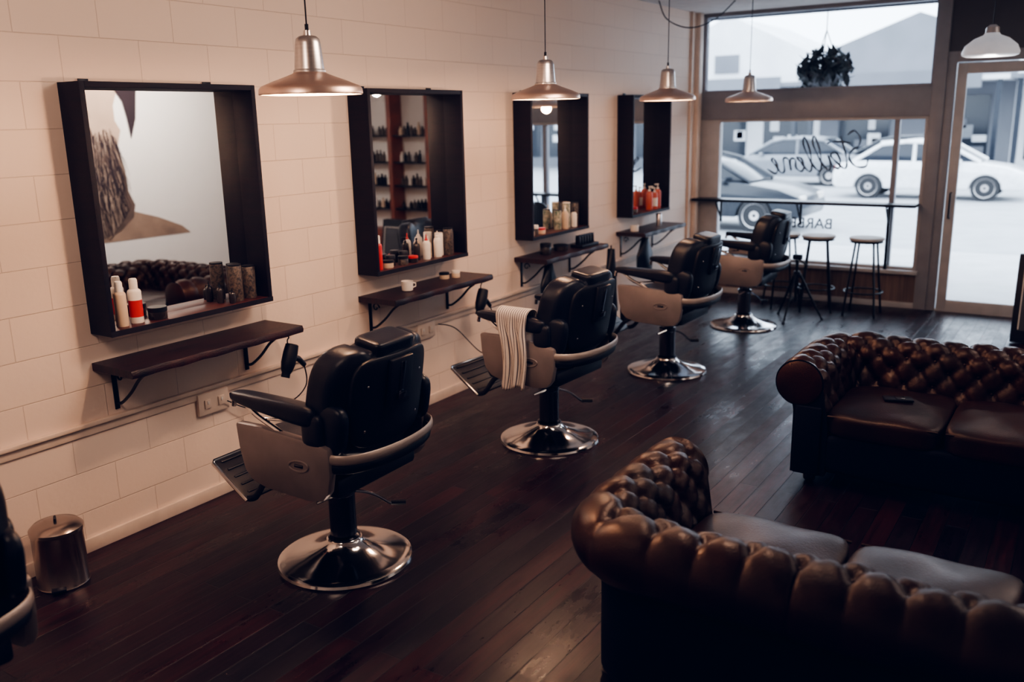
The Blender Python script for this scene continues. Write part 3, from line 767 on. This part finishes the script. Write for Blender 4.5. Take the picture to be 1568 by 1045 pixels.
for i in range(620):     # painted strands of the beard
    if i % 3: y, z = rh.uniform(5.9, 6.60), rh.uniform(1.0, 2.0)
    else: y, z = rh.uniform(5.7, 6.22), rh.uniform(1.6, 2.8)
    ln = rh.uniform(.25, .55); lean = (y - 6.2) * .35 + rh.uniform(-.12, .10); ph = rh.uniform(0, 6); m = rh.choice([M_hairdk, M_hairdk, M_hairm, M_hairdk])
    w = rh.uniform(.003, .008); vs = []
    for k in range(8):
        t = k / 7; yy = y + lean * t * t * ln * 2 + .012 * math.sin(ph + t * 6); zz = z - ln * t
        lim = 6.70 if zz > 1.1 else 6.72 - (1.1 - zz) * .9
        yy = min(yy, lim); zz = max(zz, .70); ww = w * (1 - t * .8)
        vs += [(W - .0095 - .00001 * i, yy - ww, zz), (W - .0095 - .00001 * i, yy + ww, zz)]
    b.add(vs, [(2 * k, 2 * k + 1, 2 * k + 3, 2 * k + 2) for k in range(7)], m)
b.finish('bearded_man_mural')

# ------------------------------------------------------------------ street outside
simple('footpath', [(-30, 40, FY + .1, 14.5, -.14, -.02, M_path)])
simple('street_road', [(-45, 60, 14.5, 60, -.3, -.16, M_road)])
b = B(); b.bx(-2, 8, FY + .32, 12.0, 3.35, 3.5, M_bld2)
b.bx(-2, 8, 12.0, 12.1, 3.22, 3.6, M_dkpanel)
b.finish('shop_awning')
b = B(); b.bx(-2, 8, FY + .1, FY + .3, 3.2, 6.5, M_bld)
b.bx(-2, -.2, FY + .1, FY + .3, -.02, 3.2, M_bld); b.bx(W + .2, 8, FY + .1, FY + .3, -.02, 3.2, M_bld); b.finish('shop_facade')
b = B()
rs = random.Random(3)
def facade(x0, x1, h, m, gable=0):
    b.bx(x0, x1, 36, 44, -.16, h, m)
    if gable:
        Mx = Matrix.Translation((0, 44, 0)) @ Matrix.Rotation(math.pi / 2, 4, 'X')
        b.prism([(x0, h), (x1, h), ((x0 + x1) / 2, h + gable)], 8, m, Mx)
    n = int((x1 - x0) / 2.2)
    for i in range(n):
        xx = x0 + (x1 - x0) * (i + .5) / n
        b.bx(xx - .9, xx + .9, 35.95, 36, .3, 2.5, M_bwin)
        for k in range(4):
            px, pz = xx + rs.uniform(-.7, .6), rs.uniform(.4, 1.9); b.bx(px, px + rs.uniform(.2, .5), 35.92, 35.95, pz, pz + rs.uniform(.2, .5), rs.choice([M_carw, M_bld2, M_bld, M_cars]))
        if i % 2: b.bx(xx - .5, xx + .5, 35.95, 36, 3.6, 4.3, M_bld2 if m is M_bld else M_bwin)
    b.bx(x0, x1, 33.5, 36, 2.95, 3.10, M_bld2 if m is M_bld else M_bld)
    b.bx(x0 + .4, x1 - .8, 33.45, 33.5, 2.7, 3.3, rs.choice([M_bwin, M_bld2, M_carw]))
    for xx in (x0 + .3, (x0 + x1) / 2, x1 - .3): b.bx(xx - .08, xx + .08, 33.6, 33.76, -.16, 2.95, M_bwin)
facade(-22, -13, 4.6, M_bld2); facade(-13, -5.5, 4.0, M_bld, 1.8); facade(-5.5, 1.0, 4.2, M_bld2, 1.2); facade(1.0, 9, 4.0, M_bld, 1.5); facade(9, 20, 5.0, M_bld2)
b.finish('shop_building')

def make_car(mp):
    b = B(); Mx = Matrix.Translation((0, .86, 0)) @ Matrix.Rotation(math.pi / 2, 4, 'X')
    body = [(-2.2, .35), (-2.22, .62), (-2.12, .88), (-1.55, .95), (1.0, .93), (1.75, .82), (2.15, .68), (2.22, .45), (2.15, .28)]
    for cx in (1.35, -1.32):
        for i in range(9):
            a = math.pi * i / 8; body.append((cx + .36 * math.cos(a), .28 + .36 * math.sin(a)))
    body.append((-2.1, .28)); b.prism(body, 1.72, mp, Mx, .03)
    cab = [(-1.75, .93), (-1.1, 1.34), (-.55, 1.42), (.15, 1.40), (.55, 1.30), (1.2, .93)]
    Mc = Matrix.Translation((0, .70, 0)) @ Matrix.Rotation(math.pi / 2, 4, 'X')
    b.prism(cab, 1.40, M_bwin, Mc, .04)
    for s in (-1, 1):
        for (p, q) in (((-1.75, .93), (-1.1, 1.34)), ((1.2, .93), (.5, 1.32)), ((-.3, .93), (-.3, 1.40)), ((-1.1, 1.35), (-.5, 1.42)), ((-.5, 1.42), (.15, 1.40)), ((.15, 1.40), (.55, 1.31))):
            b.tube([(p[0], s * .71, p[1]), (q[0], s * .69, q[1])], .045, mp, 8)
        Rw = Matrix.Rotation(math.pi / 2, 4, 'X')
        for cx in (1.35, -1.32):
            b.lathe([(.18, -.10), (.30, -.10), (.32, -.07), (.32, .07), (.30, .10), (.18, .10)], M_tyre, (cx, s * .76, .32), 28, Rw)
            b.lathe([(.0001, -.09), (.05, -.105), (.20, -.085), (.23, -.11), (.23, .11), (.20, .085), (.05, .105), (.0001, .09)], M_alu, (cx, s * .76, .32), 20, Rw)
        b.box((-2.17, s * .6, .75), (.08, .3, .14), M_red, .02); b.box((2.14, s * .6, .62), (.1, .34, .13), M_wht, .02)
        b.box((.75, s * .93, .95), (.12, .14, .10), mp, .03)
    b.box((-.48, 0, 1.41), (1.3, 1.25, .05), mp, .02)
    return b
make_car(M_carw).finish('parked_car', (.15, 25.3, -.16))
make_car(M_cars).finish('parked_car', (-4.4, 29, -.16), math.pi)
make_car(M_card).finish('parked_car', (-2.85, 17.4, -.16))
make_car(M_card).finish('parked_car', (-1.4, 29.8, -.16), math.pi)
make_car(M_cars).finish('parked_car', (7.0, 29.5, -.16))

b = B(); b.lathe([(.06, -.2), (.16, -.16), (.20, -.03), (.20, 0)], M_bld2, seg=20)
for i in range(620):
    d = Vector((random.gauss(0, 1), random.gauss(0, 1), random.gauss(0, 1))).normalized() * random.uniform(.10, .33)
    if d.z < -.2: d.z *= .6
    Rl = Matrix.Rotation(random.uniform(0, 6), 4, 'Z') @ Matrix.Rotation(random.uniform(-1.3, 1.3), 4, 'X')
    s = random.uniform(.03, .06)
    b.add([(0, -s * 1.6, 0), (s * .7, 0, .01), (0, s * 1.6, 0), (-s * .7, 0, .01)], [(0, 1, 2, 3)], M_leaf, Matrix.Translation(d) @ Rl)
for i in range(3):
    a = i * 2.09; b.tube([(.19 * math.cos(a), .19 * math.sin(a), 0), (0, 0, .5), (0, 0, .90)], .006, M_iron, 6)
b.finish('hanging_plant_basket', (.97, 11.4, 2.45))

# ------------------------------------------------------------------ world, portals, camera
w = bpy.data.worlds.new('overcast_sky'); scene.world = w; w.use_nodes = True
bg = w.node_tree.nodes['Background']; bg.inputs[0].default_value = (.78, .88, 1.0, 1); bg.inputs[1].default_value = 6.4
def portal(x0, x1, z0, z1, name):
    l = bpy.data.lights.new(name, 'AREA'); l.shape = 'RECTANGLE'; l.size = x1 - x0; l.size_y = z1 - z0
    l.cycles.is_portal = True
    o = bpy.data.objects.new(name, l); o.location = ((x0 + x1) / 2, FY + .12, (z0 + z1) / 2)
    o.rotation_euler = (rad(-90), 0, 0); COL.objects.link(o)
portal(.05, 2.4, 2.25, 3.05, 'sky_portal_transom'); portal(.24, 2.38, .42, 1.93, 'sky_portal_window'); portal(2.7, 3.45, .12, 2.34, 'sky_portal_door')

cam = bpy.data.cameras.new('camera'); cam.lens = 31.6; cam.sensor_width = 36; cam.clip_end = 200
co = bpy.data.objects.new('camera', cam); COL.objects.link(co)
r = Vector((.8377, .5458, -.0202)).normalized(); f = Vector((-.5340, .8108, -.2396)).normalized()
u = r.cross(f); u.normalize(); r = f.cross(u)
Mc = Matrix((( r.x, u.x, -f.x, 3.94), (r.y, u.y, -f.y, 0), (r.z, u.z, -f.z, 2.0), (0, 0, 0, 1)))
co.matrix_world = Mc
cam.dof.use_dof = True; cam.dof.focus_distance = 4.3; cam.dof.aperture_fstop = 1.6
scene.camera = co
vs_ = scene.view_settings
vs_.view_transform = 'AgX'
vs_.look = 'AgX - Medium High Contrast'
vs_.exposure = .05
vs_.use_curve_mapping = True
cm = vs_.curve_mapping
cm.use_clip = False; cm.extend = 'EXTRAPOLATED'
cm.curves[2].points[0].location = (0, .011)
cm.curves[1].points[0].location = (0, .0025)
cm.update()
